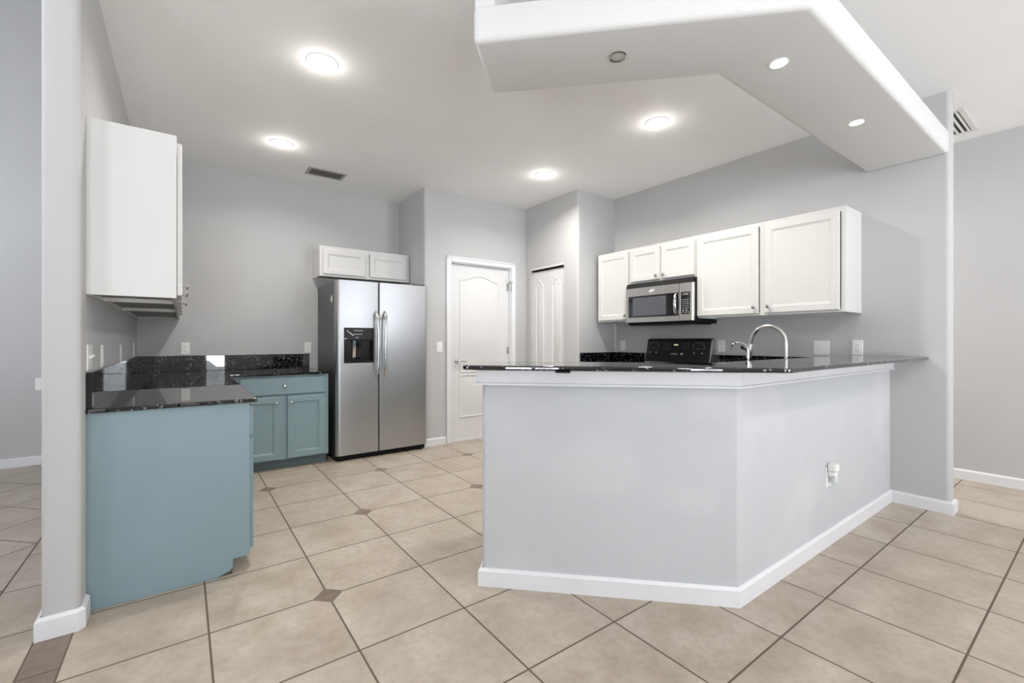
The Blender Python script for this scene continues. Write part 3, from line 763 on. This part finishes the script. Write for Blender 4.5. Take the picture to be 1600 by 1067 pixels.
# ------------------------------------------------------------------ outlets and switches (local: x along, -y out)
def plate_obj(name, label, cat, loc, rz, kind, group=None, gangs=1):
    t = thing(name, label, cat, loc, rz, group)
    w = .035+.0225*(gangs-1); hgt = .058
    MB().rings([[(sx*(w-i), yy, sz*(hgt-i)) for sx, sz in ((-1,-1),(1,-1),(1,1),(-1,1))] for i, yy in ((0, -.0005), (0, -.004), (.003, -.006))]).build('plate', 'plate', t)
    for g in range(gangs):
        cx = (g-(gangs-1)/2)*.046
        if kind == 'outlet':
            for s in (-1, 1):
                ff = MB().lathe([(.0165, -.006), (.0165, -.0085), (.015, -.009)], (cx, 0, s*.0195), 'y', 20).build('socket', 'plate', t)
                s2 = MB().box(cx-.0075, cx-.0055, -.0096, -.009, s*.0195, s*.0195+.009).box(cx+.0055, cx+.0075, -.0096, -.009, s*.0195, s*.0195+.009).box(cx-.0022, cx+.0022, -.0096, -.009, s*.0195-.009, s*.0195-.005)
                s2.build('socket_markings', 'slot', ff)
        elif kind == 'decora':
            f = MB().box(cx-.0165, cx+.0165, -.009, -.006, -.033, .033).build('receptacle', 'plate', t, bevel=.001)
            for s in (-1, 1):
                s2 = MB().box(cx-.0075, cx-.0055, -.0096, -.009, s*.020-.002, s*.020+.007).box(cx+.0055, cx+.0075, -.0096, -.009, s*.020-.002, s*.020+.007).box(cx-.002, cx+.002, -.0096, -.009, s*.020-.010, s*.020-.006)
                s2.build('socket_markings', 'slot', f)
        elif kind == 'rocker':
            MB().prism([(-.033, -.006), (-.033, -.0085), (0, -.0115), (.033, -.0075), (.033, -.006)][::-1] and [(-.006, -.033), (-.0085, -.033), (-.011, .0), (-.0075, .033), (-.006, .033)], cx-.0165, cx+.0165, 'x').build('rocker', 'plate', t)
        elif kind == 'toggle':
            MB().prism([(-.006, -.008), (-.006, .008), (-.017, .012), (-.018, .006)], cx-.004, cx+.004, 'x').build('toggle', 'plate', t)
    return t
plate_obj('wall_outlet', 'white outlet above the corner worktop upstand, left of the fridge', 'outlet', (.018, YK, 1.108), 0, 'decora')
plate_obj('wall_outlet', 'white outlet just beside the refrigerator left side', 'outlet', (1.113, YK, 1.108), 0, 'outlet')
plate_obj('light_switch', 'white single switch between fridge and white door', 'switch', (2.355, YD, 1.112), 0, 'rocker')
plate_obj('light_switch', 'white double switch plate nearest the rounded end of the left wall', 'switch', (XW, 2.735, 1.11), PI/2, 'toggle', gangs=2)
GW = 'outlet plates along the left wall above the worktop'
plate_obj('wall_outlet', 'white outlet plate on left wall, beside the double switch, seen edge-on', 'outlet', (XW, 3.13, 1.105), PI/2, 'outlet', GW)
plate_obj('wall_outlet', 'white outlet plate midway along the left wall, seen edge-on', 'outlet', (XW, 3.98, 1.10), PI/2, 'outlet', GW)
plate_obj('wall_outlet', 'white outlet plate on left wall nearest the back corner, seen edge-on', 'outlet', (XW, 4.97, 1.11), PI/2, 'outlet', GW)
plate_obj('wall_outlet', 'white outlet under the narrow wall cabinet, left of the range', 'outlet', (XR, 3.51, 1.125), -PI/2, 'outlet')
plate_obj('wall_outlet', 'white outlet just right of the range backguard', 'outlet', (XR, 2.30, 1.13), -PI/2, 'decora')
plate_obj('light_switch', 'white double rocker switch above the bar behind the faucet', 'switch', (XR, 1.456, 1.125), -PI/2, 'rocker', gangs=2)
plate_obj('wall_outlet', 'white outlet directly above the bar top by the wall', 'outlet', (XR, 1.213, 1.13), -PI/2, 'decora')
plate_obj('wall_outlet', 'white outlet low on the grey bar wall holding a plug-in', 'outlet', (3.03, 1.015, .395), 0, 'outlet')
plate_obj('light_switch', 'white switch on the hall wall, mostly hidden by the pillar', 'switch', (XF, .905, 1.13), -PI/2, 'rocker')
plate_obj('wall_outlet', 'white outlet low on the hall wall behind the pillar', 'outlet', (XF, .905, .385), -PI/2, 'outlet')
plate_obj('wall_outlet', 'white plate on the far wall left of the partition', 'outlet', (-1.10, 6.135, .77), 0, 'toggle')
# plug-in air freshener
t = thing('plug_in_freshener', 'small white plug-in air freshener in the bar wall outlet', 'air freshener', (3.03, 1.006, .417))
MB().prism(rpoly([(-.028, 0), (-.028, -.045), (.028, -.045), (.028, 0)], [0, .02, .02, 0]), .015, .055).build('cap', 'plate', t, bevel=.004)
MB().prism(rpoly([(-.024, 0), (-.024, -.038), (.024, -.038), (.024, 0)], [0, .018, .018, 0]), -.012, .013).build('body', 'plate', t, bevel=.003)
MB().lathe([(.012, -.012), (.017, -.022), (.018, -.05), (.014, -.056)], (0, -.024, 0)).build('bottle', simple('frosted_plastic', lin(205, 210, 212), .15), t)

# ------------------------------------------------------------------ vents
def grille(name, label, loc, rot, w, h, n, mat_f, mat_s, back, border=.02, tilt=.5, cat='vent'):
    """frame in local xy plane, facing local -z; blades along x"""
    t = thing(name, label, cat, loc); t.rotation_euler = rot
    m = MB(); m.box(-w/2, -w/2+border, -h/2, h/2, -.008, -.0005).box(w/2-border, w/2, -h/2, h/2, -.008, -.0005)
    m.box(-w/2+border, w/2-border, -h/2, -h/2+border, -.008, -.0005).box(-w/2+border, w/2-border, h/2-border, h/2, -.008, -.0005)
    m.build('frame', mat_f, t, bevel=.0015)
    MB().box(-w/2+border, w/2-border, -h/2+border, h/2-border, -.0012, -.0005).build('backing', back, t)
    m = MB(); a = h-2*border
    for i in range(n):
        y = -h/2+border+a*(i+.5)/n; bw = a/n*.27
        m.rings([[(-w/2+border, y-bw, -.0015), (-w/2+border, y-bw+.001, -.0015), (-w/2+border, y+bw*tilt, -.0085), (-w/2+border, y+bw*tilt-.001, -.0085)],
                 [(w/2-border, y-bw, -.0015), (w/2-border, y-bw+.001, -.0015), (w/2-border, y+bw*tilt, -.0085), (w/2-border, y+bw*tilt-.001, -.0085)]])
    m.build('slats', mat_s, t)
    return t
grille('ceiling_vent', 'dark slatted air vent in the kitchen ceiling near the back wall', (1.18, 4.825, H), (0, 0, 0), .36, .21, 5, 'ventframe', 'ventdark', 'slot', .028)
grille('ceiling_vent', 'white ceiling vent with black slots in the hall, half hidden', (4.895, .835, H), (0, 0, 0), .58, .30, 7, 'vent', 'vent', 'slot', .035, cat='vent')
grille('return_vent', 'white rectangular louvred vent on the wall above the white door', (2.915, YD, 2.535), (-PI/2, 0, PI), .40, .215, 11, 'vent', 'vent', simple('vent_shadow', (.25, .25, .25, 1), .8), .022, cat='vent')

# ------------------------------------------------------------------ ceiling lights
def spot(name, loc, power, size, spread, col=WARM):
    l = bpy.data.lights.new(name, 'AREA'); l.shape = 'DISK'; l.size = size; l.energy = power; l.color = col; l.spread = math.radians(spread)
    o = bpy.data.objects.new(name, l); COL.objects.link(o); o.location = loc
    return o
def can(x, y, label, power=P_CAN, group='recessed kitchen ceiling lights'):
    t = thing('recessed_light', label, 'ceiling light', (x, y, H), 0, group)
    MB().lathe([(.092, -.0005), (.092, -.003), (.088, -.005), (.0705, -.006), (.0705, -.0005)], (0, 0, 0), 'z', 40).build('trim_ring', 'trim', t)
    MB().lathe([(.070, -.001), (.068, -.007), (.02, -.009)], (0, 0, 0), 'z', 40).build('lens', 'lamp', t)
    spot('recessed_light_glow', (x, y, H-.015), power, .13, 150)
    l = bpy.data.lights.new('added_halo_lamp', 'POINT'); l.energy = P_UP; l.color = WARM; l.shadow_soft_size = .05  # extra point lamp hung under the fixture, added to brighten the ceiling
    o = bpy.data.objects.new('added_halo_lamp', l); COL.objects.link(o); o.location = (x, y, H-.075)
can(.69, 2.909, 'lit round ceiling light nearest the camera above the left counter', 10.5)
can(.69, 4.312, 'lit round ceiling light over the corner beside the ceiling vent', 9)
can(2.996, 2.155, 'lit round ceiling light nearest the right wall cabinets', 18)
can(2.996, 3.533, 'lit round ceiling light furthest back before the pantry', 14.5)
def puck(x, y, label, lit):
    t = thing('puck_light', label, 'ceiling light', (x, y, 2.465), 0, 'small lights under the soffit')
    MB().lathe([(.040, -.0005), (.040, -.004), (.036, -.006), (.031, -.003), (.031, -.0005)], (0, 0, 0), 'z', 28).build('ring', 'trim' if lit else 'knob', t)
    MB().lathe([(.030, -.0006), (.028, -.004), (.010, -.006)], (0, 0, 0), 'z', 24).build('bulb', 'puck' if lit else 'lampoff', t)
    if lit: spot('puck_light_glow', (x, y, 2.45), P_PUCK, .04, 150)
puck(1.578, 1.345, 'small unlit round light under the soffit', False)
puck(2.213, .936, 'lit small spotlight in the soffit corner nearest the camera', True)
puck(3.183, .922, 'lit small spotlight in the soffit nearest the right wall', True)
# unseen lamps: ceiling cans added behind the camera for light, and the hall lamp
for x, y in ((.6, -.9), (2.6, -.9), (.6, -2.9), (2.6, -2.9), (4.4, -1.4)):
    spot('added_rear_lamp', (x, y, H-.02), P_BACK, .16, 170)
spot('hall_lamp_glow', (4.86, 2.4, H-.02), P_HALL, .16, 170)
spot('side_lamp_glow', (-1.9, 1.5, HL-.02), P_BACK*1.5, .2, 170)
